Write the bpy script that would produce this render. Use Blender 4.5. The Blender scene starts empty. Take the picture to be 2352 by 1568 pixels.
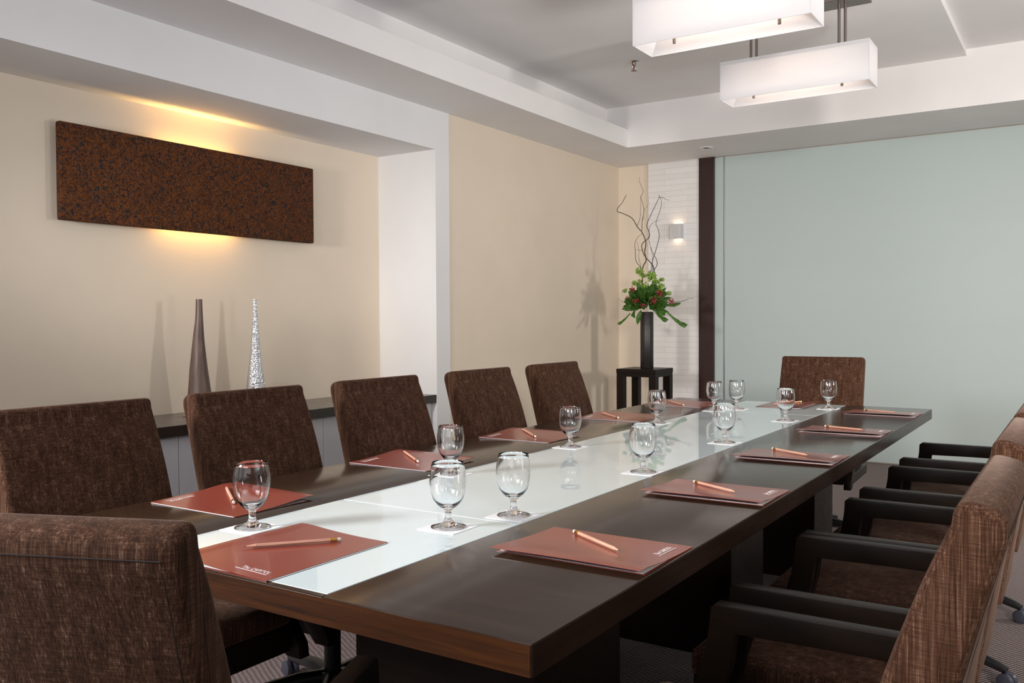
import bpy, bmesh, math, random
from mathutils import Vector, Matrix
PI = math.pi
sc = bpy.context.scene
col = sc.collection

# ------------------------------------------------------------------ camera
CZ = 1.20
YAW, PITCH, ROLL = -0.576088, -0.0244453, -0.0048612
def cam_axes():
    cy, sy = math.cos(YAW), math.sin(YAW)
    f = Vector((sy, cy, 0)); r = Vector((cy, -sy, 0)); u = Vector((0, 0, 1))
    f2 = f*math.cos(PITCH) + u*math.sin(PITCH); u2 = -f*math.sin(PITCH) + u*math.cos(PITCH)
    return r*math.cos(ROLL) + u2*math.sin(ROLL), -r*math.sin(ROLL) + u2*math.cos(ROLL), f2
R3, U3, F3 = cam_axes()
cd = bpy.data.cameras.new('camera'); cam = bpy.data.objects.new('camera', cd); col.objects.link(cam)
cam.matrix_world = Matrix(((R3.x, U3.x, -F3.x, 0), (R3.y, U3.y, -F3.y, 0), (R3.z, U3.z, -F3.z, CZ), (0, 0, 0, 1)))
cd.sensor_fit = 'HORIZONTAL'; cd.sensor_width = 36; cd.lens = 2037.366/2352*36
cd.clip_start = .05; cd.clip_end = 60
sc.camera = cam

# ------------------------------------------------------------------ world, exposure, large lights
w = bpy.data.worlds.new('world'); sc.world = w; w.use_nodes = True
w.node_tree.nodes['Background'].inputs[0].default_value = (.75, .85, 1, 1)
w.node_tree.nodes['Background'].inputs[1].default_value = .6
sc.view_settings.view_transform = 'Standard'; sc.view_settings.look = 'None'
sc.view_settings.exposure = 0.10; sc.view_settings.gamma = 1; sc.view_settings.use_curve_mapping = False

def area(name, loc, target, sx, sy, power, color=(1, 1, 1), spread=None):
    l = bpy.data.lights.new(name, 'AREA'); l.shape = 'RECTANGLE'; l.size = sx; l.size_y = sy
    l.energy = power; l.color = color
    if spread: l.spread = spread
    o = bpy.data.objects.new(name, l); col.objects.link(o); o.location = loc
    o.rotation_euler = (Vector(target) - Vector(loc)).to_track_quat('-Z', 'Y').to_euler()
    return o
# added unseen lights around the camera and at the rear and right walls
SOFT = []
SOFT.append(area('stand_light', (-3.35, .15, 1.70), (-3.98, 4.9, 1.45), .28, .45, 6.6, (1, .97, .94), math.radians(44)))  # unseen source, placed to follow the plant's shadow on the tiled strip
SOFT.append(area('stand_light', (-3.1, -.9, 2.1), (-1.6, 1.3, .7), .7, .7, 50, (1, .97, .96), math.radians(100)))
area('window_light_rear', (-.2, -1.55, 1.75), (-1.2, 5, 1.9), 2.6, 1.4, 10, (.97, .98, 1))  # broad fill added behind the camera
SOFT.append(area('stand_light', (-1.3, -.9, 1.9), (-1.5, 1.2, 3.0), 1.2, .8, 38, (.94, .96, 1)))
SOFT.append(area('stand_light', (1.5, 2.6, .7), (-2.2, 4.0, 3.0), 1.0, .6, 25, (.95, .96, 1), math.radians(110)))
area('window_light_side', (2.05, 4.7, 1.5), (-3.8, 6.4, 1.45), .28, .45, 33, (1, .96, .91), math.radians(125))  # unseen source, placed to follow the plant's shadow on the left wall
SOFT.append(area('stand_light', (1.75, -.9, 2.1), (-.5, 7.7, .9), .6, .6, 46, (1, .94, .85), math.radians(78)))

# ------------------------------------------------------------------ helpers
def tag(o, label=None, cat=None, group=None, kind=None):
    if label: o['label'] = label
    if cat: o['category'] = cat
    if group: o['group'] = group
    if kind: o['kind'] = kind
    return o
def empty(name, loc=(0, 0, 0), rz=0, label=None, cat=None, group=None):
    o = bpy.data.objects.new(name, None); col.objects.link(o)
    o.empty_display_size = .1; o.location = loc; o.rotation_euler = (0, 0, rz)
    return tag(o, label, cat, group)
def obj(name, bm, mat, parent=None, smooth=40):
    me = bpy.data.meshes.new(name)
    bmesh.ops.recalc_face_normals(bm, faces=bm.faces)
    bm.to_mesh(me); bm.free()
    for p in me.polygons: p.use_smooth = smooth > 0
    if smooth > 0: me.set_sharp_from_angle(angle=math.radians(smooth))
    me.materials.append(mat)
    o = bpy.data.objects.new(name, me); col.objects.link(o)
    if parent: o.parent = parent
    return o
def struct(name, bm, mat, smooth=0):
    return tag(obj(name, bm, mat, None, smooth), kind='structure')
def NB(): return bmesh.new()
def box(bm, x0, y0, z0, x1, y1, z1, bev=0, seg=2):
    r = bmesh.ops.create_cube(bm, size=1)
    for v in r['verts']:
        v.co = Vector(((x0+x1)/2 + v.co.x*(x1-x0), (y0+y1)/2 + v.co.y*(y1-y0), (z0+z1)/2 + v.co.z*(z1-z0)))
    if bev:
        es = list({e for v in r['verts'] for e in v.link_edges})
        bmesh.ops.bevel(bm, geom=es, offset=bev, segments=seg, profile=.5, affect='EDGES')
    return bm
def prism_xz(bm, pts, y0, y1, bev=0, seg=2):
    a = [bm.verts.new((x, y0, z)) for x, z in pts]; b = [bm.verts.new((x, y1, z)) for x, z in pts]
    n = len(pts); fs = [bm.faces.new(a), bm.faces.new(b[::-1])]
    for i in range(n): fs.append(bm.faces.new((a[i], b[i], b[(i+1) % n], a[(i+1) % n])))
    if bev:
        es = list({e for f in fs[:2] for e in f.edges})
        bmesh.ops.bevel(bm, geom=es, offset=bev, segments=seg, profile=.5, affect='EDGES')
    return bm
def soft_prism(bm, pts, h, r, seg=4):
    """extrude an outline sideways by +-h with a rounded rim of radius r"""
    P = [Vector((x, z)) for x, z in pts]; n = len(P)
    area2 = sum(P[i].x*P[(i+1) % n].y - P[(i+1) % n].x*P[i].y for i in range(n)); sg = 1 if area2 > 0 else -1
    nr = []
    for i in range(n):
        e0 = (P[i]-P[i-1]).normalized(); e1 = (P[(i+1) % n]-P[i]).normalized()
        n0 = Vector((-e0.y, e0.x))*sg; n1 = Vector((-e1.y, e1.x))*sg; m = (n0+n1)
        m = m/max(.35, m.length_squared)*2 if m.length_squared > 1e-6 else n0
        nr.append(m)
    rows = [(-h+r-r*math.sin(a), r*(1-math.cos(a))) for a in [PI/2*k/seg for k in range(seg, -1, -1)]]
    rows += [(-y, d) for y, d in rows[::-1]]
    R = [[bm.verts.new((p.x+q.x*d, y, p.y+q.y*d)) for p, q in zip(P, nr)] for y, d in rows]
    for a, b in zip(R, R[1:]):
        for i in range(n): bm.faces.new((a[i], b[i], b[(i+1) % n], a[(i+1) % n]))
    bm.faces.new(R[0]); bm.faces.new(R[-1][::-1]); return bm
def lathe(bm, prof, n=32, cx=0, cy=0, closed=False):
    rings = []
    for r, z in prof:
        if r < 1e-6: rings.append([bm.verts.new((cx, cy, z))])
        else: rings.append([bm.verts.new((cx+r*math.cos(2*PI*i/n), cy+r*math.sin(2*PI*i/n), z)) for i in range(n)])
    for a, b in zip(rings, rings[1:]):
        for i in range(n):
            j = (i+1) % n
            if len(a) == 1 and len(b) == 1: continue
            if len(a) == 1: bm.faces.new((a[0], b[i], b[j]))
            elif len(b) == 1: bm.faces.new((a[i], a[j], b[0]))
            else: bm.faces.new((a[i], a[j], b[j], b[i]))
    return bm
def tube(bm, pts, rad, n=8):
    pts = [Vector(p) for p in pts]
    rs = rad if isinstance(rad, (list, tuple)) else [rad]*len(pts)
    prev = None; rings = []
    for i, p in enumerate(pts):
        t = (pts[min(i+1, len(pts)-1)] - pts[max(i-1, 0)]).normalized()
        if prev is None:
            a = Vector((0, 0, 1)) if abs(t.z) < .9 else Vector((1, 0, 0))
            u = t.cross(a).normalized()
        else:
            u = (prev - t*prev.dot(t)).normalized()
        prev = u; v = t.cross(u)
        rings.append([bm.verts.new(p + (u*math.cos(2*PI*k/n) + v*math.sin(2*PI*k/n))*rs[i]) for k in range(n)])
    for a, b in zip(rings, rings[1:]):
        for k in range(n): bm.faces.new((a[k], a[(k+1) % n], b[(k+1) % n], b[k]))
    bm.faces.new(rings[0][::-1]); bm.faces.new(rings[-1])
    return bm
def smooth_path(pts, sub=4):
    P = [Vector(p) for p in pts]; out = []
    for i in range(len(P)-1):
        p0, p1, p2, p3 = P[max(i-1, 0)], P[i], P[i+1], P[min(i+2, len(P)-1)]
        for s in range(sub):
            t = s/sub
            out.append(.5*((2*p1) + (p2-p0)*t + (2*p0-5*p1+4*p2-p3)*t*t + (3*p1-p0-3*p2+p3)*t**3))
    out.append(P[-1]); return out
def kids(o): return [c for c in bpy.data.objects if c.parent == o]
def copy_tree(o, loc=None, rz=None, label=None, parent=None, _tree=None):
    c = o.copy(); col.objects.link(c)
    if parent: c.parent = parent
    if loc is not None: c.location = loc
    if rz is not None: c.rotation_euler = (0, 0, rz)
    if label: c['label'] = label
    for ch in kids(o): copy_tree(ch, parent=c)
    return c

# ------------------------------------------------------------------ materials
def mat(name, color=(.5, .5, .5), rough=.5, metal=0, **kw):
    m = bpy.data.materials.new(name); m.use_nodes = True
    b = m.node_tree.nodes['Principled BSDF']
    b.inputs['Base Color'].default_value = (*color, 1); b.inputs['Roughness'].default_value = rough
    b.inputs['Metallic'].default_value = metal
    for k, v in kw.items():
        k = k.replace('_', ' ')
        b.inputs[k].default_value = (*v, 1) if isinstance(v, tuple) else v
    return m
class N:
    def __init__(s, m): s.m = m; s.t = m.node_tree; s.b = s.t.nodes['Principled BSDF']
    def n(s, ty, **kw):
        x = s.t.nodes.new(ty)
        for k, v in kw.items():
            if k in x.inputs: x.inputs[k].default_value = v
            else: setattr(x, k, v)
        return x
    def l(s, a, b): s.t.links.new(a, b)
    def coord(s, scale=(1, 1, 1), rot=(0, 0, 0), kind='Object'):
        tc = s.n('ShaderNodeTexCoord'); mp = s.n('ShaderNodeMapping')
        mp.inputs['Scale'].default_value = scale; mp.inputs['Rotation'].default_value = rot
        s.l(tc.outputs[kind], mp.inputs['Vector']); return mp.outputs[0]
    def noise(s, scale=(1, 1, 1), sc=1, detail=4, rough=.6, dist=0, rot=(0, 0, 0)):
        x = s.n('ShaderNodeTexNoise'); x.inputs['Scale'].default_value = sc; x.inputs['Detail'].default_value = detail
        x.inputs['Roughness'].default_value = rough; x.inputs['Distortion'].default_value = dist
        s.l(s.coord(scale, rot), x.inputs['Vector']); return x.outputs['Fac']
    def ramp(s, fac, stops):
        r = s.n('ShaderNodeValToRGB'); e = r.color_ramp.elements
        while len(e) < len(stops): e.new(.5)
        for q, (p, c) in zip(e, stops): q.position = p; q.color = (*c, 1)
        s.l(fac, r.inputs[0]); return r.outputs[0]
    def math(s, op, a, b):
        x = s.n('ShaderNodeMath', operation=op)
        for i, v in enumerate((a, b)):
            if isinstance(v, (int, float)): x.inputs[i].default_value = v
            else: s.l(v, x.inputs[i])
        return x.outputs[0]
    def bump(s, h, strength=.3, dist=.002):
        x = s.n('ShaderNodeBump'); x.inputs['Strength'].default_value = strength; x.inputs['Distance'].default_value = dist
        s.l(h, x.inputs['Height']); s.l(x.outputs[0], s.b.inputs['Normal'])
    def color(s, c): s.l(c, s.b.inputs['Base Color'])

def paint(name, c, bumpy=.05):
    m = mat(name, c, .75); q = N(m)
    n1 = q.noise((1, 1, 1), 1.3, 3)
    q.color(q.ramp(n1, [(.3, tuple(x*.96 for x in c)), (.7, tuple(min(1, x*1.03) for x in c))]))
    q.bump(q.noise((1, 1, 1), 220, 2), bumpy, .001); return m
M = {}
M['white'] = paint('white_paint', (.73, .72, .72))
M['ceil'] = paint('ceiling_paint', (.79, .765, .755))
M['cream'] = paint('cream_wall_covering', (.70, .60, .485))
M['cabinet'] = mat('grey_lacquer', (.52, .51, .53), .45)
M['room'] = paint('warm_white_wall', (.62, .58, .53))

def wood(name, c0, c1, rough, sc, coat=0, spec=.5, bm_=.06):
    m = mat(name, c0, rough, Coat_Weight=coat, Coat_Roughness=.12, Specular_IOR_Level=spec); q = N(m)
    a = q.noise(sc, 1, 8, .65, .4)
    q.color(q.ramp(a, [(.28, c0), (.72, c1)]))
    r = q.ramp(a, [(.3, (rough*1.1,)*3), (.7, (rough*.85,)*3)]); q.l(r, q.b.inputs['Roughness'])
    if bm_: q.bump(a, bm_, .0006)
    return m
M['table'] = wood('espresso_veneer', (.018, .009, .005), (.034, .018, .010), .20, (1.6, 42, 42), .32, .32, 0)
M['table_edge'] = wood('espresso_edge_banding', (.010, .0035, .0014), (.060, .020, .006), .38, (4, 4, 110), 0, .25, 0)
M['table_side'] = wood('dark_edge_banding', (.012, .006, .004), (.026, .013, .008), .34, (60, 4, 90), 0, .45, 0)
M['dark'] = wood('black_brown_wood', (.007, .0045, .0035), (.014, .008, .005), .38, (8, 40, 40), 0, .13, 0)
M['post'] = wood('dark_mahogany', (.020, .008, .006), (.040, .016, .012), .4, (60, 60, 2), 0, .3)
M['shelf'] = wood('dark_shelf', (.016, .010, .007), (.035, .023, .016), .28, (30, 2, 30), .3)
M['black'] = mat('black_plastic', (.012, .012, .013), .35)
M['caster'] = mat('caster_plastic', (.05, .05, .07), .3)
M['chrome'] = mat('brushed_steel', (.62, .60, .58), .28, 1)
M['silver'] = mat('satin_aluminium', (.62, .63, .66), .35, .8)
M['bronze'] = mat('warm_steel_rod', (.24, .20, .18), .35, 1)

# woven chair fabric: streaks along the height, threads across
m = mat('woven_brown_fabric', (.1, .05, .035), .95, Specular_IOR_Level=.15, Sheen_Weight=.20, Sheen_Roughness=.3, Sheen_Tint=(.92, .68, .56)); q = N(m)
v1 = q.noise((420, 420, 10), 1, 3, .7); v2 = q.noise((30, 30, 560), 1, 3, .7)
v3 = q.noise((60, 60, 2.2), 1, 3, .7); v5 = q.noise((1000, 1000, 1000), 1, 2, .6)
s1 = q.math('ADD', q.math('MULTIPLY', v1, .42), q.math('MULTIPLY', v2, .24))
s2 = q.math('ADD', s1, q.math('MULTIPLY', v3, .24)); s3 = q.math('ADD', s2, q.math('MULTIPLY', v5, .12))
q.color(q.ramp(s3, [(.40, (.015, .0062, .0034)), (.50, (.048, .020, .0105)), (.58, (.100, .050, .030)), (.68, (.33, .215, .165))]))
q.bump(s3, .55, .0016); M['fabric'] = m
M['seam'] = mat('dark_seam_thread', (.012, .006, .004), .9)

# back-painted frosted glass wall panels
m = mat('frosted_pale_green_glass', (.42, .485, .475), .4, Specular_IOR_Level=.5); q = N(m)
q.l(q.ramp(q.noise((.6, .6, 5), 1, 4), [(.3, (.42,)*3), (.7, (.50,)*3)]), q.b.inputs['Roughness']); M['fglass'] = m
M['tglass'] = mat('white_glass_inlay', (.71, .83, .855), .35, Specular_IOR_Level=.5, Coat_Weight=1.0, Coat_Roughness=.015, Coat_IOR=1.6)
M['joint'] = mat('dark_joint', (.03, .035, .035), .6)
M['steel_edge'] = mat('glass_edge_channel', (.55, .62, .62), .2, .7)

# tile / ledge panel
m = mat('white_ledge_tiles', (.72, .69, .67), .55); q = N(m)
br = q.n('ShaderNodeTexBrick'); br.offset = .37
for k, v in (('Scale', 1), ('Mortar Size', .0022), ('Brick Width', .62), ('Row Height', .052), ('Mortar Smooth', .3)): br.inputs[k].default_value = v
br.inputs['Color1'].default_value = (.74, .72, .71, 1); br.inputs['Color2'].default_value = (.70, .68, .67, 1); br.inputs['Mortar'].default_value = (.60, .57, .56, 1)
q.l(q.coord((1, 1, 1), (PI/2, 0, 0)), br.inputs['Vector']); q.color(br.outputs['Color'])
q.bump(br.outputs['Fac'], .25, -.001); M['tiles'] = m

# carpet
m = mat('ribbed_loop_carpet', (.3, .22, .21), .95); q = N(m)
wv = q.n('ShaderNodeTexWave'); wv.wave_type = 'BANDS'; wv.bands_direction = 'X'
wv.inputs['Scale'].default_value = 1; wv.inputs['Distortion'].default_value = 1.2; wv.inputs['Detail'].default_value = 1; wv.inputs['Detail Scale'].default_value = 8
q.l(q.coord((28, 28, 28), (0, 0, .5)), wv.inputs['Vector'])
wv2 = q.n('ShaderNodeTexWave'); wv2.wave_type = 'BANDS'; wv2.bands_direction = 'Y'
wv2.inputs['Scale'].default_value = 1; wv2.inputs['Distortion'].default_value = 1.5; wv2.inputs['Detail'].default_value = 1
q.l(q.coord((18, 18, 18), (0, 0, .5)), wv2.inputs['Vector'])
cc = q.math('ADD', q.math('MULTIPLY', wv.outputs['Fac'], .65), q.math('MULTIPLY', wv2.outputs['Fac'], .35))
q.color(q.ramp(cc, [(.15, (.07, .045, .045)), (.5, (.17, .128, .124)), (.85, (.34, .28, .27))])); q.bump(cc, .6, .004); M['carpet'] = m

# mottled wall art
m = mat('mottled_copper_relief', (.1, .05, .02), .8, Specular_IOR_Level=.12); q = N(m)
a = q.noise((1, 1, 1), 30, 1.2, .5, 3.0); b_ = q.noise((1, 1, 1), 20, 1, .5, 2.0, (1, .5, .3))
e_ = q.noise((1, 1, 1), 150, 2, .6)
k1 = q.ramp(a, [(.36, (.022, .022, .026)), (.43, (.050, .020, .010)), (.48, (.15, .050, .013)), (.53, (.075, .026, .009)), (.58, (.17, .058, .016)), (.64, (.05, .020, .012))])
mxn = q.n('ShaderNodeMix'); mxn.data_type = 'RGBA'; mxn.blend_type = 'MULTIPLY'; mxn.inputs['Factor'].default_value = .7
q.l(k1, mxn.inputs['A']); q.l(q.ramp(b_, [(.40, (.45, .45, .55)), (.47, (1, 1, 1)), (.56, (1.0, .95, .9)), (.62, (.5, .5, .55))]), mxn.inputs['B'])
q.color(mxn.outputs['Result'])
q.bump(q.math('ADD', q.math('MULTIPLY', a, .8), q.math('MULTIPLY', e_, .2)), .5, .004); M['art'] = m

m = wood('weathered_brown_wood', (.055, .030, .022), (.15, .09, .07), .5, (55, 55, 4)); M['vasewood'] = m
m = mat('hammered_silver', (.72, .74, .77), .25, .85); q = N(m)
vo = q.n('ShaderNodeTexVoronoi'); vo.inputs['Scale'].default_value = 110
q.l(q.coord(), vo.inputs['Vector']); q.bump(vo.outputs['Distance'], .9, .004); M['hammer'] = m
m = mat('charcoal_ceramic', (.018, .014, .013), .38); q = N(m); q.bump(q.noise((3, 3, 160), 1, 3), .5, .002); M['vase'] = m

M['glass'] = mat('clear_glass', (1, 1, 1), 0, 0, Transmission_Weight=1, IOR=1.45)
M['paper'] = mat('white_paper', (.80, .80, .82), .8)
m = mat('maroon_coated_card', (.225, .040, .026), .28, Coat_Weight=.35, Coat_Roughness=.12); M['card'] = m
M['logo'] = mat('white_foil_print', (.75, .70, .70), .5)
m = mat('natural_cedar', (.62, .30, .20), .45); q = N(m)
q.color(q.ramp(q.noise((12, 300, 300), 1, 3), [(.3, (.52, .25, .16)), (.7, (.74, .40, .29))])); M['cedar'] = m
M['graphite'] = mat('graphite', (.05, .045, .045), .4, .3)
M['gold'] = mat('brass_ferrule', (.75, .45, .10), .25, 1)
M['eraser'] = mat('white_eraser', (.80, .74, .68), .7)
m = mat('leaf_green', (.05, .14, .02), .45); q = N(m)
q.color(q.ramp(q.noise((1, 1, 1), 60, 2), [(.3, (.018, .065, .010)), (.7, (.085, .19, .025))])); M['leaf'] = m
M['lime'] = mat('lime_blossom', (.20, .32, .045), .6)
M['red'] = mat('red_blossom', (.22, .015, .015), .55)
M['twig'] = mat('dark_willow', (.055, .035, .028), .7)

# lamp shade: white fabric lit from inside
m = bpy.data.materials.new('lit_white_shade_fabric'); m.use_nodes = True; t = m.node_tree; b = t.nodes['Principled BSDF']
b.inputs['Base Color'].default_value = (.82, .82, .84, 1); b.inputs['Roughness'].default_value = .8
tr = t.nodes.new('ShaderNodeBsdfTranslucent'); tr.inputs[0].default_value = (.82, .80, .80, 1)
mx = t.nodes.new('ShaderNodeMixShader'); mx.inputs[0].default_value = .35
t.links.new(b.outputs[0], mx.inputs[1]); t.links.new(tr.outputs[0], mx.inputs[2]); t.links.new(mx.outputs[0], t.nodes['Material Output'].inputs[0])
M['shade'] = m
def emit(name, c, s):
    m = mat(name, c, .5); b = m.node_tree.nodes['Principled BSDF']
    b.inputs['Emission Color'].default_value = (*c, 1); b.inputs['Emission Strength'].default_value = s; return m
M['tube'] = emit('warm_lamp_tube', (1, .78, .58), 6.5)
M['led'] = emit('amber_lamp_strip', (1, .60, .18), 14)
M['bulb'] = emit('halogen_capsule', (1, .74, .5), 2.5)

# ------------------------------------------------------------------ room shell
XW, XB, YF, ZS, Z1 = -3.818, -4.338, 7.783, 2.66, 3.01
XR, YB = 2.25, -1.75
XT, YT = -3.303, 6.902           # tray edges
ALE, ALZ = 4.905, 2.386          # alcove end and soffit
PIER = 5.062
struct('floor', box(NB(), XB-.1, YB-.1, -.1, XR+.1, YF+.1, 0), M['carpet'])
# left wall: cream part beyond the pier, pier and beam white
struct('wall_left', box(NB(), XW-.15, PIER, 0, XW, YF+.1, ZS), M['cream'])
bm = NB(); box(bm, XW-.6, ALE, 0, XW+.004, PIER, ZS); box(bm, XW-.6, YB, ALZ, XW+.004, ALE, ZS)
struct('wall_left', bm, M['white'])
struct('wall_left', box(NB(), XB-.1, YB, 0, XB, ALE, ALZ), M['cream'])
# far wall
struct('wall_far', box(NB(), XW-.15, YF, 0, XR+.1, YF+.1, Z1+.1), M['cream'])
struct('trim_1', box(NB(), -3.495, YF-.03, 0, -2.987, YF, ZS), M['tiles'])
struct('trim_2', box(NB(), -2.987, YF-.05, 0, -2.844, YF, ZS, .003), M['post'])
gp = empty('glass_wall_panel', (-2.80, YF, 0), 0, 'narrow strip of frosted pale green glass between dark wooden post and large pane', 'glass panel')
obj('pane', box(NB(), -.044, -.022, .01, .040, -.002, ZS-.008), M['fglass'], gp, 0)
obj('edge_channel', box(NB(), .040, -.026, .01, .046, -.002, ZS-.008), M['joint'], gp, 0)
gp = empty('glass_wall_panel', (-2.75, YF, 0), 0, 'large frosted pale green glass panel covering the far wall', 'glass panel')
obj('pane', box(NB(), 0, -.022, .01, 5.0, -.002, ZS-.008), M['fglass'], gp, 0)
obj('edge_channel', box(NB(), -.005, -.030, .01, .004, -.001, ZS-.008), M['steel_edge'], gp, 0)
# unseen right and rear walls; their windows are added as light sources
bm = NB()
for a in ((XR, YB, 0, XR+.12, YF, .7), (XR, YB, 2.4, XR+.12, YF, Z1+.1), (XR, YB, .7, XR+.12, .3, 2.4), (XR, 2.1, .7, XR+.12, 4.1, 2.4), (XR, 5.3, .7, XR+.12, YF, 2.4)): box(bm, *a)
struct('wall_right', bm, M['room'])
bm = NB()
for a in ((XB, YB-.12, 0, XR, YB, .7), (XB, YB-.12, 2.5, XR, YB, Z1+.1), (XB, YB-.12, .7, -3.6, YB, 2.5), (-2.6, YB-.12, .7, -1.6, YB, 2.5), (1.2, YB-.12, .7, XR, YB, 2.5)): box(bm, *a)
struct('wall_rear', bm, M['room'])
def added_window(i, plane, a0, a1, z0, z1):
    bm = NB()
    def b(p0, p1, q0, q1):
        if plane == 'x': box(bm, XR+.02, p0, q0, XR+.07, p1, q1)
        else: box(bm, p0, YB-.07, q0, p1, YB-.02, q1)
    b(a0, a1, z0, z0+.05); b(a0, a1, z1-.05, z1); b(a0, a0+.05, z0, z1); b(a1-.05, a1, z0, z1); b((a0+a1)/2-.02, (a0+a1)/2+.02, z0, z1)
    struct('window_%d' % i, bm, M['white'])
added_window(1, 'x', .3, 2.1, .7, 2.4); added_window(2, 'x', 4.1, 5.3, .7, 2.4)
added_window(3, 'y', -3.6, -2.6, .7, 2.5); added_window(4, 'y', -1.6, 1.2, .7, 2.5)
# ceiling: soffit ring, cove on the left, tray, raised field on the right
SX = -.722                       # edge of the raised field
bm = NB()
box(bm, XW-.6, YB-.1, ZS, XT, YF+.1, ZS+.05)               # left soffit
box(bm, XT-.015, YB-.1, ZS+.05, XT, YT, 2.812)                 # upstand of the cove
box(bm, XT, YT, ZS, XR+.1, YF+.1, Z1+.06)                  # far soffit with tray face
box(bm, -3.62, YT, ZS+.05, XT, YF+.1, Z1+.06)
struct('ceiling', bm, M['ceil'])
bm = NB()
box(bm, -3.60, YB-.1, Z1, SX, YT, Z1+.1); box(bm, -3.60, YB-.1, ZS+.05, -3.50, YT, Z1)
box(bm, SX, YB-.1, Z1+.045, XR+.1, YT, Z1+.1)
struct('ceiling', bm, M['ceil'])

# ------------------------------------------------------------------ built-in sideboard in the alcove
cab = empty('sideboard', (XW, 0, 0), 0, 'long grey built-in cabinet under the dark shelf in the alcove', 'cabinet')
obj('body', box(NB(), -.49, YB+.02, 0, -.045, ALE-.004, .622), M['cabinet'], cab, 0)
y = ALE-.06; k = 0
while y > YB+.3:
    y1 = y; y0 = max(y-.505, YB+.03)
    d = obj('door', box(NB(), -.045, y0+.002, .06, -.026, y1-.002, .620, .001, 1), M['cabinet'], cab, 0)
    y -= .505
sh = obj('worktop', box(NB(), XB+.002, YB+.02, .624, XW+.002, ALE-.002, .680, .002, 1), M['shelf'])
tag(sh, 'long dark wooden shelf top running along the alcove under two vases', 'shelf')

# wall art with its lamp
art = empty('wall_art', (XB, 3.324, 1.949), 0, 'long mottled copper-brown relief panel glowing from behind in the alcove', 'wall art')
o = obj('relief_panel', box(NB(), .045, -.854, -.243, .085, .854, .243, .008, 3), M['art'], art)
obj('mounting_box', box(NB(), .001, -.36, -.13, .044, .36, .13), M['black'], art, 0)
for s in (-1, 1):
    obj('lamp_strip', box(NB(), .006, -.25, s*.131 if s > 0 else -.139, .038, .25, .139 if s > 0 else -.131), M['led'], art, 0)
for s in (-1, 1):
    l = area('wall_art_light', (XB+.022, 3.324, 1.949+s*.150), (XB+.016, 3.324, 1.949+s), .5, .03, 3.2, (1, .58, .16))

# tall vases
def loft(rings, n=40):
    bm = NB(); R = []
    for cx, cy, rx, ry, z in rings:
        R.append([bm.verts.new((cx+rx*math.cos(2*PI*i/n), cy+ry*math.sin(2*PI*i/n), z)) for i in range(n)])
    for a, b in zip(R, R[1:]):
        for i in range(n): bm.faces.new((a[i], a[(i+1) % n], b[(i+1) % n], b[i]))
    bm.faces.new(R[0][::-1]); return bm, R
def vase(name, rings, material, loc, label, rim_r):
    t = empty(name, loc, 0, label, 'vase')
    bm, R = loft(rings)
    cx, cy, rx, ry, z = rings[-1]
    ins = [bm.verts.new((cx+(v.co.x-cx)*.7, cy+(v.co.y-cy)*.7, z)) for v in R[-1]]
    low = [bm.verts.new((cx+(v.co.x-cx)*.7, cy+(v.co.y-cy)*.7, z-.05)) for v in R[-1]]
    n = len(ins)
    for a, b in ((R[-1], ins), (ins, low)):
        for i in range(n): bm.faces.new((a[i], a[(i+1) % n], b[(i+1) % n], b[i]))
    bm.faces.new(low)
    obj('body', bm, material, t, 50)
    return t
# leaning horn shape: offsets along the wall (y)
def prof(tab, n=24):
    out = []
    for i in range(n+1):
        z = tab[-1][0]*i/n
        for (z0, a0, b0), (z1, a1, b1) in zip(tab, tab[1:]):
            if z <= z1+1e-9:
                t = (z-z0)/(z1-z0); t2 = t
                out.append((z, a0+(a1-a0)*t2, b0+(b1-b0)*t2)); break
    return out
tab = [(0, .000, .076), (.06, -.002, .070), (.145, -.004, .059), (.266, -.008, .047), (.411, -.007, .0315), (.532, -.001, .0206), (.60, .0, .0175), (.641, 0, .017)]
t = vase('tall_vase', [(0, c*1.0, r, r, z) for z, c, r in prof(tab)], M['vasewood'], (-4.08, 3.140, .680),
         'tall tapering brown wooden horn-shaped vase on the alcove shelf', .02)
obj('foot_plate', box(NB(), -.06, -.07, 0, .06, .07, .004, .001, 1), M['chrome'], t)
tab = [(0, 0, .060), (.10, 0, .057), (.18, 0, .049), (.27, 0, .038), (.36, 0, .0285), (.45, 0, .021), (.54, 0, .0155), (.60, 0, .012), (.645, 0, .011)]
vase('tall_vase', [(0, c, r, r, z) for z, c, r in prof(tab)], M['hammer'], (-4.10, 3.545, .680),
     'tall slim hammered silver vase on the alcove shelf', .01)

# ------------------------------------------------------------------ corner plinth, vase and flowers
CR, SR = math.cos(YAW), math.sin(YAW)
st = empty('side_table', (-3.18, 6.98, 0), 0, 'tall square black side table in the far corner under the flowers', 'side table')
hw = .182
obj('top', box(NB(), -hw, -hw, .745, hw, hw, .78, .002, 1), M['dark'], st, 0)
obj('apron', box(NB(), -hw+.003, -hw+.003, .715, hw-.003, hw-.003, .746), M['dark'], st, 0)
for sx in (-1, 1):
    for sy in (-1, 1):
        x, y = sx*(hw-.034), sy*(hw-.034)
        obj('leg', box(NB(), x-.032, y-.032, 0, x+.032, y+.032, .716, .002, 1), M['dark'], st, 0)
VX, VY = -3.165, 6.99
cv = obj('cylinder_vase', lathe(NB(), [(0, 0), (.052, 0), (.056, .005), (.056, .478), (.053, .482), (.048, .48), (.048, .03), (0, .03)], 40), M['vase'])
cv.location = (VX, VY, .78); tag(cv, 'tall charcoal cylinder vase holding flowers on the corner table', 'vase')
fa = empty('flower_arrangement', (VX, VY, 1.20), YAW*-1, 'tall twisting twigs with green and red blossoms in the dark cylinder vase', 'flowers')
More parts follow.
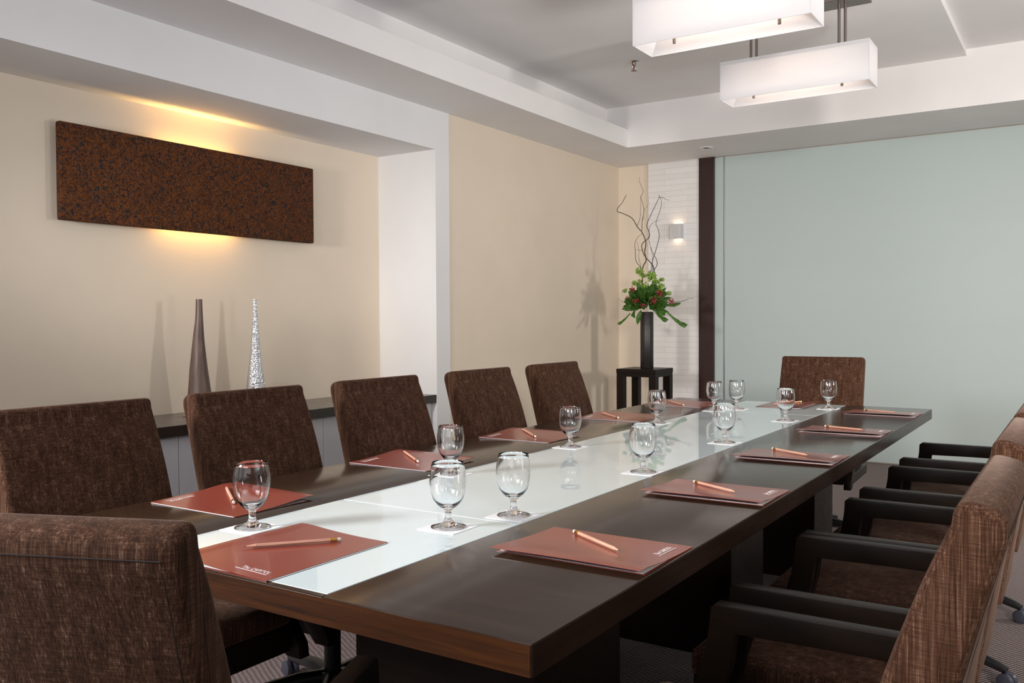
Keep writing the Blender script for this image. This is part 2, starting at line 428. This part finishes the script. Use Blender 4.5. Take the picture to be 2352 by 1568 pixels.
# local frame: +x right as seen from the table, +y away, z up; origin .40 above the vase foot
rnd = random.Random(4)
KP = .00372/4.125
def L(p, d=0): return Vector(((p[0]-357)*KP, d, (1330-p[1])*KP + .075))
fa.rotation_euler = (0, 0, -YAW)
BR = [([(320, 1200), (320, 940), (350, 860), (335, 780), (350, 690), (320, 600), (265, 540), (215, 460), (130, 410), (82, 395), (82, 365), (120, 320), (150, 270), (165, 240)], .0055, .0),
      ([(435, 1180), (435, 950), (400, 880), (350, 830), (325, 770), (320, 700), (380, 640), (383, 590), (365, 520), (400, 430), (440, 340), (480, 260), (482, 235)], .005, .03),
      ([(480, 262), (520, 260), (550, 282), (580, 290)], .0022, .03),
      ([(437, 1000), (437, 950), (462, 900), (455, 850), (425, 780), (395, 690), (383, 620)], .0038, .05),
      ([(400, 1100), (405, 880), (435, 760), (462, 640), (455, 560), (437, 510), (470, 400), (484, 330), (480, 262)], .0036, -.05),
      ([(310, 1100), (300, 940), (250, 870), (240, 780), (240, 700), (270, 640), (315, 605)], .0034, -.04),
      ([(330, 1100), (318, 930), (290, 830), (290, 760), (275, 670)], .0024, .06),
      ([(312, 580), (318, 480), (330, 400), (318, 330), (305, 260), (326, 205), (305, 160), (288, 120), (292, 70)], .0028, .0),
      ([(263, 535), (298, 460), (302, 330), (300, 250)], .0022, .02),
      ([(385, 1050), (390, 930), (400, 850), (375, 720), (368, 690)], .0024, -.06),
      ([(388, 640), (390, 560), (405, 515), (440, 490), (492, 475)], .0024, .04),
      ([(330, 470), (345, 370), (375, 330), (385, 250)], .0016, .05),
      ([(262, 757), (320, 762), (340, 740)], .0018, 0),
      ([(560, 1270), (640, 1252), (690, 1245), (750, 1220), (800, 1217)], .0032, -.03),
      ([(170, 1260), (120, 1245), (80, 1220)], .0022, -.03)]
for pts, r, d in BR:
    P = smooth_path([L(p, d + .02*math.sin(i*1.7)) for i, p in enumerate(pts)], 4)
    n = len(P)
    obj('twig', tube(NB(), P, [r*(1-.62*i/(n-1)) for i in range(n)], 6), M['twig'], fa)
def leaf(bm, base, tip, wid, cup=.2, ragged=False):
    base, tip = Vector(base), Vector(tip); ax = tip-base; ln = ax.length; ax.normalize()
    sd = ax.cross(Vector((rnd.uniform(-.4, .4), -1, rnd.uniform(.1, .8)))).normalized(); up = sd.cross(ax)
    n = 6; rows = []
    for i in range(n+1):
        t = i/n; wv = wid*(math.sin(PI*min(1, t*.95+.04))**.8)
        if ragged: wv = wid*(.25+.75*t)*(1 if i % 2 else .8)
        c = base+ax*ln*t + up*(-.12*ln*math.sin(PI*t))
        rows.append([bm.verts.new(c-sd*wv+up*cup*wv), bm.verts.new(c-up*.001), bm.verts.new(c+sd*wv+up*cup*wv)])
    for a, b in zip(rows, rows[1:]):
        bm.faces.new((a[0], a[1], b[1], b[0])); bm.faces.new((a[1], a[2], b[2], b[1]))
    fs = list(bm.faces)
# dense foliage mound
bm = NB()
for i in range(270):
    a = rnd.uniform(0, 2*PI); e = rnd.uniform(-.35, 1.2); rr = rnd.uniform(.09, .205)
    c = Vector((0, 0, .13)); d = Vector((math.cos(a)*math.cos(e), math.sin(a)*math.cos(e)*.8, math.sin(e)*.95))
    leaf(bm, c+d*rr*.45, c+d*(rr+.02), rnd.uniform(.016, .030))
geom = bm.faces[:]
o = obj('foliage', bm, M['leaf'], fa); md = o.modifiers.new('thickness', 'SOLIDIFY'); md.thickness = .0008
for (b0, b1, wd, rg) in (((190, 1355), (70, 1462), .016, True), ((540, 1355), (700, 1485), .027, True), ((400, 1310), (520, 1435), .026, True),
                         ((290, 1330), (245, 1465), .022, False), ((200, 1270), (115, 1325), .02, False), ((540, 1290), (655, 1265), .018, False),
                         ((230, 1330), (205, 1395), .026, True), ((450, 1330), (505, 1380), .03, False)):
    bm = NB(); leaf(bm, L(b0, -.08), L(b1, -.13), wd, .25, rg)
    o = obj('leaf', bm, M['leaf'], fa); md = o.modifiers.new('thickness', 'SOLIDIFY'); md.thickness = .001
def bloss(p, r, d, m, name, k=16):
    bm = NB(); c = L(p, d)
    for i in range(k):
        v = Vector((rnd.gauss(0, 1), rnd.gauss(0, 1), rnd.gauss(0, .8))); v.normalize(); v *= r*rnd.uniform(.35, 1)
        s = r*rnd.uniform(.13, .24)
        res = bmesh.ops.create_icosphere(bm, subdivisions=1, radius=s, matrix=Matrix.Translation(c+v) @ Matrix.Rotation(rnd.uniform(0, 3), 4, 'X') @ Matrix.Diagonal((1, 1, .45, 1)))
    obj(name, bm, m, fa)
for p, r in (((275, 962), 34), ((312, 1005), 26), ((390, 1012), 44), ((495, 1040), 22), ((240, 1072), 24), ((330, 1110), 42), ((480, 1105), 34), ((145, 1142), 20), ((550, 1172), 20), ((440, 1060), 28), ((290, 1060), 22)):
    bloss(p, r*KP*1.25, -.05+rnd.uniform(-.04, .04), M['lime'], 'green_blossom', 80)
for p, r in (((230, 1240), 30), ((200, 1135), 26), ((402, 1245), 36), ((448, 1180), 34), ((565, 1248), 32), ((155, 1212), 16), ((300, 1285), 24)):
    bloss(p, r*KP*1.1, -.13+rnd.uniform(-.02, .02), M['red'], 'red_blossom', 40)

# wall sconce
sc_ = empty('wall_sconce', (-3.193, YF-.03, 2.008), 0, 'small square satin metal up-and-down wall lamp on the white tiled strip', 'wall lamp')
bm = NB()
box(bm, -.050, -.080, -.066, .050, -.072, .066, .001, 1); box(bm, -.050, -.073, -.066, -.042, -.0, .066); box(bm, .042, -.073, -.066, .050, -.0, .066)
obj('housing', bm, M['silver'], sc_, 0)
obj('back_plate', box(NB(), -.042, -.006, -.06, .042, 0, .06), M['silver'], sc_, 0)
obj('bulb', box(NB(), -.02, -.055, -.025, .02, -.025, .025, .008), M['bulb'], sc_)
for s in (-1, 1):
    area('wall_sconce_light', (-3.193, YF-.065, 2.008+s*.055), (-3.193, YF-.055, 2.008+s), .06, .04, .07, (1, .72, .48))

# recessed downlight and sprinkler
dl = empty('downlight', (-2.75, 7.29, ZS), 0, 'round recessed downlight in the far soffit above the dark post', 'ceiling light')
obj('ring', lathe(NB(), [(.036, -.001), (.040, -.006), (.055, -.006), (.060, 0), (.036, 0)], 40), M['white'], dl)
obj('reflector', lathe(NB(), [(.039, -.002), (.030, -.0045), (.012, -.006), (0, -.006)], 32), M['chrome'], dl)
sp = empty('sprinkler', (-2.70, 5.75, Z1), 0, 'small chrome fire sprinkler head on the tray ceiling', 'sprinkler')
obj('flange', lathe(NB(), [(0, -.008), (.036, -.006), (.044, 0)], 28), M['chrome'], sp)
obj('body', lathe(NB(), [(.015, -.004), (.014, -.02), (.009, -.026), (.008, -.028)], 16), M['bronze'], sp)
bm = NB()
for s in (-1, 1): tube(bm, [(s*.008, 0, -.024), (s*.015, 0, -.038), (s*.009, 0, -.056), (0, 0, -.060)], .0028, 6)
obj('yoke', bm, M['chrome'], sp)
obj('deflector', lathe(NB(), [(0, -.060), (.020, -.061), (.020, -.064), (0, -.064)], 20), M['bronze'], sp)
obj('bulb', lathe(NB(), [(0, -.026), (.004, -.028), (.004, -.056), (0, -.058)], 10), M['red'], sp)

# ------------------------------------------------------------------ pendants
def pendant(loc, label):
    t = empty('pendant_lamp', loc, 0, label, 'pendant lamp', 'box pendants over the table')
    W2, D2, H, th = .425, .112, .225, .004
    bm = NB()
    box(bm, -W2, -D2, 0, W2, -D2+th, H); box(bm, -W2, D2-th, 0, W2, D2, H)
    box(bm, -W2, -D2+th, 0, -W2+th, D2-th, H); box(bm, W2-th, -D2+th, 0, W2, D2-th, H)
    obj('shade', bm, M['shade'], t, 0)
    obj('top_diffuser', box(NB(), -W2+th, -D2+th, H-.02, W2-th, D2-th, H-.017), M['shade'], t, 0)  # unseen panel added to cut the glow on the ceiling above
    # inner sloping reflector that narrows the opening
    bm = NB()
    a = [bm.verts.new((x*(W2-th), y*(D2-th), .003)) for x, y in ((-1, -1), (1, -1), (1, 1), (-1, 1))]
    b = [bm.verts.new((x*(W2-.05), y*(D2-.05), .062)) for x, y in ((-1, -1), (1, -1), (1, 1), (-1, 1))]
    for i in range(4): bm.faces.new((a[i], a[(i+1) % 4], b[(i+1) % 4], b[i]))
    obj('inner_baffle', bm, M['shade'], t, 0)
    obj('lamp_tube', box(NB(), -W2+.07, -.018, .085, W2-.07, .018, .11, .01), M['tube'], t)
    for sx in (-1, 1):
        for sy in (-1, 1):
            x = sx*.255
            obj('rod', tube(NB(), [(x+sy*.017, 0, H-.13), (x+sy*.017, 0, Z1-loc[2]-.001)], .008, 12), M['bronze'], t)
        obj('finial', tube(NB(), [(sx*.255, 0, .085), (sx*.255, 0, .012)], .008, 12), M['bronze'], t)
    bm = NB(); box(bm, -.40, -.075, Z1-loc[2]-.022, .40, .075, Z1-loc[2]-.0005, .002, 1)
    obj('ceiling_plate', bm, M['bronze'], t, 0)
    l = bpy.data.lights.new('pendant_light', 'AREA'); l.shape = 'RECTANGLE'; l.size = .7; l.size_y = .1; l.energy = 2.5; l.color = (1, .9, .8)
    o = bpy.data.objects.new('pendant_light', l); col.objects.link(o); o.location = Vector(loc)+Vector((0, 0, .19)); o.rotation_euler = (PI, 0, 0)
    return t
pendant((-1.447, 5.305, 2.514), 'white box pendant lamp farther from the camera, nearer the glass wall')
pendant((-1.447, 4.083, 2.528), 'white box pendant lamp nearer the camera, cut by the top of the picture')

# ------------------------------------------------------------------ table
TX0, TX1, TY0, TY1 = -1.972, -.643, 1.036, 4.785
TC = (TX0+TX1)/2
tb = empty('conference_table', (TC, (TY0+TY1)/2, 0), 0, 'long dark wooden conference table with a white glass strip down its middle', 'table')
hx, hy = (TX1-TX0)/2, (TY1-TY0)/2
def T(x, y): return x-TC, y-(TY0+TY1)/2
gx0, gx1 = -1.571-TC, -1.046-TC
g0, g1 = -hy+.012, hy-.012
bm = NB(); box(bm, -hx, -hy, .702, gx0, hy, .75, .0022, 2); obj('tabletop', bm, M['table'], tb)
bm = NB(); box(bm, gx1, -hy, .702, hx, hy, .75, .0022, 2); obj('tabletop', bm, M['table'], tb)
bm = NB(); box(bm, gx0, -hy, .702, gx1, hy, .7425); box(bm, gx0, -hy, .7425, gx1, g0, .75, 0); box(bm, gx0, g1, .7425, gx1, hy, .75, 0); obj('tabletop_core', bm, M['table'], tb, 0)
obj('edge_band', box(NB(), -hx+.002, -hy-.0012, .7028, hx-.002, -hy+.004, .7478), M['table_edge'], tb, 0)
for sx_ in (-1, 1):
    obj('edge_band', box(NB(), sx_*hx-.0012, -hy+.002, .7028, sx_*hx+.0012, hy-.002, .7478), M['table_side'], tb, 0)
obj('edge_band', box(NB(), -hx+.002, hy-.004, .7028, hx-.002, hy+.0012, .7478), M['table_edge'], tb, 0)
s1, s2 = 1.632-(TY0+TY1)/2, 4.19-(TY0+TY1)/2
for a, b in ((g0, s1), (s1, s2), (s2, g1)):
    obj('glass_inlay', box(NB(), gx0+.0008, a+.0014, .7426, gx1-.0008, b-.0014, .7504, .0006, 1), M['tglass'], tb, 0)
for y0, y1 in ((1.68, 2.12), (3.0, 3.36), (4.12, 4.46)):
    b0, b1 = y0-(TY0+TY1)/2, y1-(TY0+TY1)/2
    bm = NB(); box(bm, -.27, b0, 0, .27, b1, .702, .003, 1)
    obj('pedestal', bm, M['dark'], tb, 0)
bm = NB(); box(bm, -.04, 2.1-(TY0+TY1)/2, .45, .04, 4.2-(TY0+TY1)/2, .62); obj('beam', bm, M['dark'], tb, 0)
# cable opening in the near pedestal
bm = NB(); yy = 1.68-(TY0+TY1)/2
pts = [(-.09, .02), (.17, .02), (.17, .285), (.155, .30), (.02, .30), (-.09, .16)]
prism_xz(bm, pts, yy-.0015, yy+.002); obj('cable_opening', bm, M['joint'], tb, 0)

# ------------------------------------------------------------------ chairs
def chair():
    t = empty('conference_chair', (0, 0, 0), 0)
    hwid = .233
    def cr(P, sub=5): return [(p.x, p.z) for p in smooth_path([(x, 0, z) for x, z in P], sub)]
    pf = cr([(-.197, .305), (-.203, .40), (-.212, .47), (-.236, .60), (-.272, .74), (-.318, .87), (-.350, .944)])
    pb = cr([(-.412, .930), (-.387, .84), (-.356, .72), (-.326, .60), (-.304, .47), (-.290, .38), (-.282, .305)])
    a0, a1 = Vector((-.350, .944)), Vector((-.412, .930))
    ctr = (a0+a1)/2; ax = (a0-a1)/2; up = Vector((-.10, .995))*.036
    top = [tuple(ctr + ax*math.copysign(abs(math.cos(t))**.62, math.cos(t)) + up*math.sin(t)**.62) for t in [PI*k/14 for k in range(1, 14)]]
    bm = NB(); soft_prism(bm, pf+top+pb, hwid, .016)
    # gently puff the front and back faces
    bk = obj('backrest', bm, M['fabric'], t, 60)
    bm = NB()
    for s in (-1, 1):
        P = [(x+.0008, s*(hwid-.0145), z) for x, z in ((-.282, .33), (-.290, .38), (-.304, .47), (-.326, .60), (-.356, .72), (-.387, .84), (-.409, .920), (-.413, .938))]
        tube(bm, [(p[0]-.0004, p[1], p[2]) for p in P], .0008, 6)
    tube(bm, [(-.4145, -hwid+.0145, .940), (-.4145, hwid-.0145, .940)], .0008, 6)
    obj('piping', bm, M['seam'], bk)
    obj('seat', box(NB(), -.205, -.232, .405, .235, .232, .474, .022, 3), M['fabric'], t, 60)
    obj('seat_frame', box(NB(), -.22, -.228, .335, .226, .228, .418, .004, 1), M['dark'], t, 0)  # dark frame made taller to imitate the shade on the seat front
    for s in (-1, 1):
        bm = NB()
        pts = [(-.30, .640), (.120, .640), (.130, .632), (.132, .590), (.140, .540), (.155, .490), (.180, .440), (.215, .390), (.245, .350), (.250, .315),
               (.200, .315), (.165, .350), (.130, .405), (.105, .460), (.090, .520), (.084, .592), (-.255, .592)]
        prism_xz(bm, pts, s*.252-.018, s*.252+.018, .003, 2)
        ar = obj('armrest', bm, M['dark'], t, 30)
        bm = NB(); box(bm, -.24, s*.252-.016, .335, .21, s*.252+.016, .385, .002, 1)
        obj('side_rail', bm, M['dark'], ar, 0)
    obj('gas_column', lathe(NB(), [(0, .345), (.05, .345), (.05, .325), (.031, .32), (.031, .255), (.026, .25), (.026, .09), (.034, .088), (.036, .06), (0, .06)], 24), M['black'], t)
    bm = NB(); lathe(bm, [(0, .115), (.04, .112), (.045, .095), (.042, .06), (0, .06)], 24)
    hub = obj('base_hub', bm, M['black'], t)
    for i in range(5):
        a = 2*PI*i/5+PI/2; c, s = math.cos(a), math.sin(a)
        P = [(.02*c, .02*s, .092), (.10*c, .10*s, .094), (.20*c, .20*s, .082), (.28*c, .28*s, .066), (.305*c, .305*s, .058)]
        bm = NB(); tube(bm, P, [.025, .023, .019, .015, .012], 10)
        lg = obj('base_leg', bm, M['black'], t)
        bm = NB()
        px, py = -s, c; cx, cy = .305*c, .305*s
        for k in (-1, 1):
            p0 = Vector((cx+px*.004*k, cy+py*.004*k, .026)); p1 = Vector((cx+px*.024*k, cy+py*.024*k, .026))
            tube(bm, [p0, p0.lerp(p1, .3), p0.lerp(p1, .8), p1], [.024, .026, .026, .020], 20)
        tube(bm, [(cx, cy, .026), (cx, cy, .060)], .006, 8)
        obj('caster', bm, M['caster'], lg)
    return t
G1 = 'chairs along the left side of the table'; G2 = 'chairs along the right side of the table'
base = chair(); first = True
def place_chair(x, y, rz, label, group):
    global first
    if first: c = base; first = False; c.location = (x, y, 0); c.rotation_euler = (0, 0, rz); c['label'] = label
    else: c = copy_tree(base, (x, y, 0), rz, label)
    c['category'] = 'chair'
    if group: c['group'] = group
    elif 'group' in c: del c['group']
    return c
place_chair(-1.970, 1.388, 0, 'brown fabric chair on the left side, nearest the camera, beyond the foreground chair', G1)
place_chair(-1.970, 1.995, 0, 'second brown fabric chair on the left side, in front of the two tall vases', G1)
place_chair(-1.970, 2.640, 0, 'third brown fabric chair on the left side, overlapping the dark shelf end', G1)
place_chair(-1.970, 3.340, 0, 'fourth brown fabric chair on the left side, just past the white pier', G1)
place_chair(-1.970, 4.010, 0, 'fifth brown fabric chair on the left side, last before the corner table', G1)
place_chair(-.490, 1.430, PI, 'brown fabric chair on the right side whose back fills the lower right corner', G2)
place_chair(-.500, 2.075, PI+.0, 'second armchair on the right side, next behind the large right foreground back', G2)
place_chair(-.500, 2.628, PI, 'third armchair on the right side, middle of its row', G2)
place_chair(-.500, 3.345, PI, 'fourth armchair on the right side, next to last before the glass wall', G2)
place_chair(-.500, 4.085, PI, 'fifth armchair on the right side, farthest from the camera in its row', G2)
place_chair(TC+.015, 4.985, -PI/2+.035, 'brown fabric chair at the far head of the table against the glass wall', None)
place_chair(-1.196, .893, math.radians(112), 'brown fabric chair at the near head of the table, seen from behind at lower left', None)

# ------------------------------------------------------------------ goblets and coasters
def goblet():
    t = empty('water_goblet', (0, 0, 0))
    bm = NB()
    out = [(0, 0), (.036, 0), (.0385, .0015), (.0375, .003), (.028, .0055), (.016, .009), (.0095, .015), (.0075, .022), (.0072, .032), (.009, .038), (.0155, .043),
           (.025, .051), (.0325, .062), (.0372, .076), (.0398, .092), (.0400, .104), (.0385, .120), (.0360, .134), (.0346, .1415), (.0342, .1419), (.0338, .1415)]
    inn = [(.0350, .134), (.0375, .120), (.0390, .104), (.0387, .092), (.0361, .076), (.0313, .063), (.0228, .0527), (.012, .0475), (0, .046)]
    lathe(bm, out+inn, 48)
    obj('glass', bm, M['glass'], t, 180)
    return t
GB = [(-1.519, 1.299, 'nearest water goblet on the left edge of the glass strip, beside the near head folder'),
      (-1.159, 1.527, 'water goblet on the near glass pane, right of the near head folder'),
      (-1.101, 1.698, 'water goblet just past the first seam of the glass strip, near the first right-hand folder'),
      (-1.552, 2.059, 'water goblet beside the second left-hand folder, seen over another goblet'),
      (-1.526, 2.723, 'water goblet alone beside the third left-hand folder'),
      (-1.091, 2.383, 'water goblet on the right edge of the strip beside the second right-hand folder'),
      (-1.558, 3.544, 'water goblet on the left edge of the strip beside the fourth left-hand folder'),
      (-1.101, 3.107, 'water goblet on the right edge of the strip beside the third right-hand folder'),
      (-1.530, 4.170, 'left goblet of the close pair before the dark post'),
      (-1.463, 4.300, 'right goblet of the close pair, standing before the glass wall'),
      (-1.109, 3.905, 'water goblet in front of the pencil on the far head folder'),
      (-1.077, 4.538, 'farthest water goblet, seen against the brown back of the far head chair')]
CL = ['by the near head folder, left of it', 'on the near glass pane, right of the near head folder', 'just past the first seam of the glass strip', 'beside the second left-hand folder', 'beside the third left-hand folder',
      'beside the second right-hand folder', 'beside the fourth left-hand folder', 'beside the third right-hand folder', 'under the left goblet of the far pair', 'under the right goblet of the far pair',
      'under the goblet before the far head folder', 'under the farthest goblet, before the far head chair']
g0_ = goblet(); tag(g0_, GB[0][2], 'glass', 'water goblets along the table')
c0_ = obj('paper_coaster', box(NB(), -.048, -.048, 0, .048, .048, .0012, .0003, 1), M['paper'], None, 0)
tag(c0_, 'square white paper coaster '+CL[0], 'coaster', 'paper coasters along the table')
for i, (x, y, lab) in enumerate(GB):
    zt = .7505
    g = g0_ if i == 0 else copy_tree(g0_, label=lab)
    c = c0_ if i == 0 else copy_tree(c0_, label='square white paper coaster '+CL[i])
    g.location = (x, y, zt+.0013); g.rotation_euler = (0, 0, i*1.1)
    c.location = (x, y, zt); c.rotation_euler = (0, 0, rnd.uniform(-.04, .04))

# ------------------------------------------------------------------ folders
FL, FW = .316, .245
def cz(x, y):
    t = (y+FW/2)/FW
    return .0024 + .0135*max(0, 1-t)**2.2 - .0035*max(0, 1-t*6)**2 + .0012*math.sin(x/FL*4+1)*(1-t)
def folder():
    t = empty('presentation_folder', (0, 0, 0))
    bm = NB(); nx, ny = 14, 22; grid = []
    for i in range(nx+1):
        grid.append([bm.verts.new((-FL/2+FL*i/nx, -FW/2+FW*j/ny, cz(-FL/2+FL*i/nx, -FW/2+FW*j/ny))) for j in range(ny+1)])
    for i in range(nx):
        for j in range(ny): bm.faces.new((grid[i][j], grid[i+1][j], grid[i+1][j+1], grid[i][j+1]))
    r = bmesh.ops.extrude_face_region(bm, geom=bm.faces[:])
    for v in [g for g in r['geom'] if isinstance(g, bmesh.types.BMVert)]: v.co.z -= .0006
    cv = obj('front_cover', bm, M['card'], t, 60)
    obj('back_cover', box(NB(), -FL/2+.001, -FW/2+.022, 0, FL/2-.001, FW/2, .0008), M['card'], t, 0)
    obj('notepad', box(NB(), -FL/2+.006, -FW/2+.026, .0008, FL/2-.006, FW/2+.0022, .0014), M['paper'], t, 0)
    # printed name in the lower right corner, seen from the seat
    cu = bpy.data.curves.new('print', 'FONT'); cu.body = 'The CAPITOL'; cu.size = .0155; cu.extrude = 0.0001
    to = bpy.data.objects.new('print', cu); col.objects.link(to)
    bpy.context.view_layer.update()
    me = bpy.data.meshes.new_from_object(to.evaluated_get(bpy.context.evaluated_depsgraph_get()))
    bpy.data.objects.remove(to)
    bm = NB(); bm.from_mesh(me)
    wd = max(v.co.x for v in bm.verts)
    for v in bm.verts: v.co.x *= .072/wd
    box(bm, -.008, -.0072, 0, .074, -.0050, .0001)
    for v in bm.verts:
        x, y = FL/2-.030 - v.co.y, .022+v.co.x
        v.co = Vector((x, y, cz(x, y)+.00025+v.co.z))
    pr = obj('printed_name', bm, M['logo'], cv, 0)
    return t
f0 = folder(); tag(f0, None, 'folder', 'maroon folders laid at each seat')
yR = [1.525, 2.205, 2.90, 3.665, 4.43]; yL = [1.470, 2.185, 2.895, 3.66, 4.385]
FO = [(-1.305, 1.198, -PI/2, 'maroon folder at the near head of the table, lying on the glass strip')]
nm = ['first', 'second', 'third', 'fourth', 'fifth']
xl = [-1.790, -1.800, -1.800, -1.795, -1.790]
for i in range(5): FO.append((-.806, yR[i], 0, 'maroon folder on the right side of the table, %s from camera' % nm[i]))
for i in range(5): FO.append((xl[i], yL[i], PI, 'maroon folder on the left side of the table, %s from the camera' % nm[i]))
FO.append((TC+.01, 4.622, PI/2, 'maroon folder at the far head of the table before the far chair'))
for i, (x, y, rz, lab) in enumerate(FO):
    f = f0 if i == 0 else copy_tree(f0)
    f.location = (x, y, .7505 if abs(x-TC) < .1 else .7502); f.rotation_euler = (0, 0, rz); f['label'] = lab
# ------------------------------------------------------------------ pencils (tip towards +x)
def pencil():
    t = empty('pencil', (0, 0, 0)); r = .0038
    def hexring(bm, x, rr, n=6): return [bm.verts.new((x, rr*math.cos(2*PI*k/n), rr*math.sin(2*PI*k/n))) for k in range(n)]
    def seg(name, rows, m, n=6, sm=0):
        bm = NB(); R = [hexring(bm, x, rr, n) for x, rr in rows]
        for a, b in zip(R, R[1:]):
            for k in range(n): bm.faces.new((a[k], a[(k+1) % n], b[(k+1) % n], b[k]))
        bm.faces.new(R[0][::-1]); bm.faces.new(R[-1]); return obj(name, bm, m, t, sm)
    seg('barrel', [(-.074, r), (.072, r)], M['cedar'])
    seg('sharpened_cone', [(.072, r), (.091, .001)], M['cedar'], 12, 60)
    seg('lead', [(.091, .001), (.095, .0002)], M['graphite'], 8, 60)
    seg('ferrule', [(-.087, r*1.03), (-.083, r*1.03), (-.082, r*1.1), (-.080, r*.97), (-.078, r*1.1), (-.076, r*1.04), (-.073, r*1.04)], M['gold'], 20, 40)
    seg('eraser', [(-.095, r*.8), (-.0935, r*.95), (-.087, r*.95)], M['eraser'], 16, 50)
    return t
p0 = pencil(); tag(p0, None, 'pencil', 'wooden pencils on the folders')
# centre x, y, heading of the tip (world)
PE = [(-1.313, 1.225, math.atan2(-.168, -.105)), (-.820, 1.565, math.atan2(-.113, .168)), (-.820, 2.234, math.atan2(-.105, .148)), (-.825, 2.956, math.atan2(-.106, .138)),
      (-.820, 3.711, math.atan2(-.075, .150)), (-.825, 4.470, math.atan2(-.095, .148)),
      (-1.818, 1.484, math.atan2(.130, -.196)), (-1.830, 2.212, math.atan2(.147, -.204)), (-1.819, 2.915, math.atan2(.17, -.190)), (-1.842, 3.656, math.atan2(.15, -.19)), (-1.815, 4.370, math.atan2(.135, -.149)),
      (-1.315, 4.655, math.atan2(-.18, -.123))]
PL = ['folder at the near head of the table']+[n+' folder from the camera on the right side' for n in nm]+[n+' folder from the camera on the left side' for n in nm]+['folder at the far head of the table']
for i, (x, y, a) in enumerate(PE):
    p = p0 if i == 0 else copy_tree(p0)
    fx, fy, rz, lab = FO[i]
    def zat(d):
        wx, wy = x+d*math.cos(a)-fx, y+d*math.sin(a)-fy
        lx, ly = wx*math.cos(-rz)-wy*math.sin(-rz), wx*math.sin(-rz)+wy*math.cos(-rz)
        return cz(max(-FL/2, min(FL/2, lx)), max(-FW/2, min(FW/2, ly)))
    za, zb = zat(.07), zat(-.085); pt = -math.atan2(za-zb, .155)
    zm = max(zat(d/100)-(za+(zb-za)*(7-d)/15.5) for d in range(-8, 8))
    p.location = (x, y, .7504+.0047+(zb+(za-zb)*.085/.155)+max(0, zm)); p.rotation_euler = (0, pt, a)
    p['label'] = 'natural wooden pencil on the '+PL[i]

# ------------------------------------------------------------------ added stands and housings for the unseen lights around the camera, outside the picture
WH = ['beside the alcove', 'in the rear left corner', 'behind the camera', 'behind the right-hand chairs', 'in the rear right corner']
for l, wh in zip(SOFT, WH):
    p = l.location.copy(); q = l.rotation_euler.to_matrix()
    t = empty('lamp_stand', (p.x, p.y, 0), 0, 'black lamp box on a tripod stand '+wh, 'lamp', 'lamps on stands outside the picture')
    hx_, hy_ = l.data.size/2+.02, l.data.size_y/2+.02
    bm = NB(); box(bm, -hx_, -hy_, .004, hx_, hy_, .07, .01, 1)
    bmesh.ops.transform(bm, matrix=Matrix.Translation((0, 0, p.z)) @ q.to_4x4(), verts=bm.verts)
    obj('lamp_head', bm, M['black'], t, 0)
    back = q @ Vector((0, 0, .06))
    obj('pole', tube(NB(), [(0, 0, .30), (back.x, back.y, p.z+back.z)], .014, 10), M['black'], t)
    for k in range(3):
        a = 2*PI*k/3+.4
        obj('leg', tube(NB(), [(0, 0, .32), (.28*math.cos(a), .28*math.sin(a), .012)], .011, 8), M['black'], t)
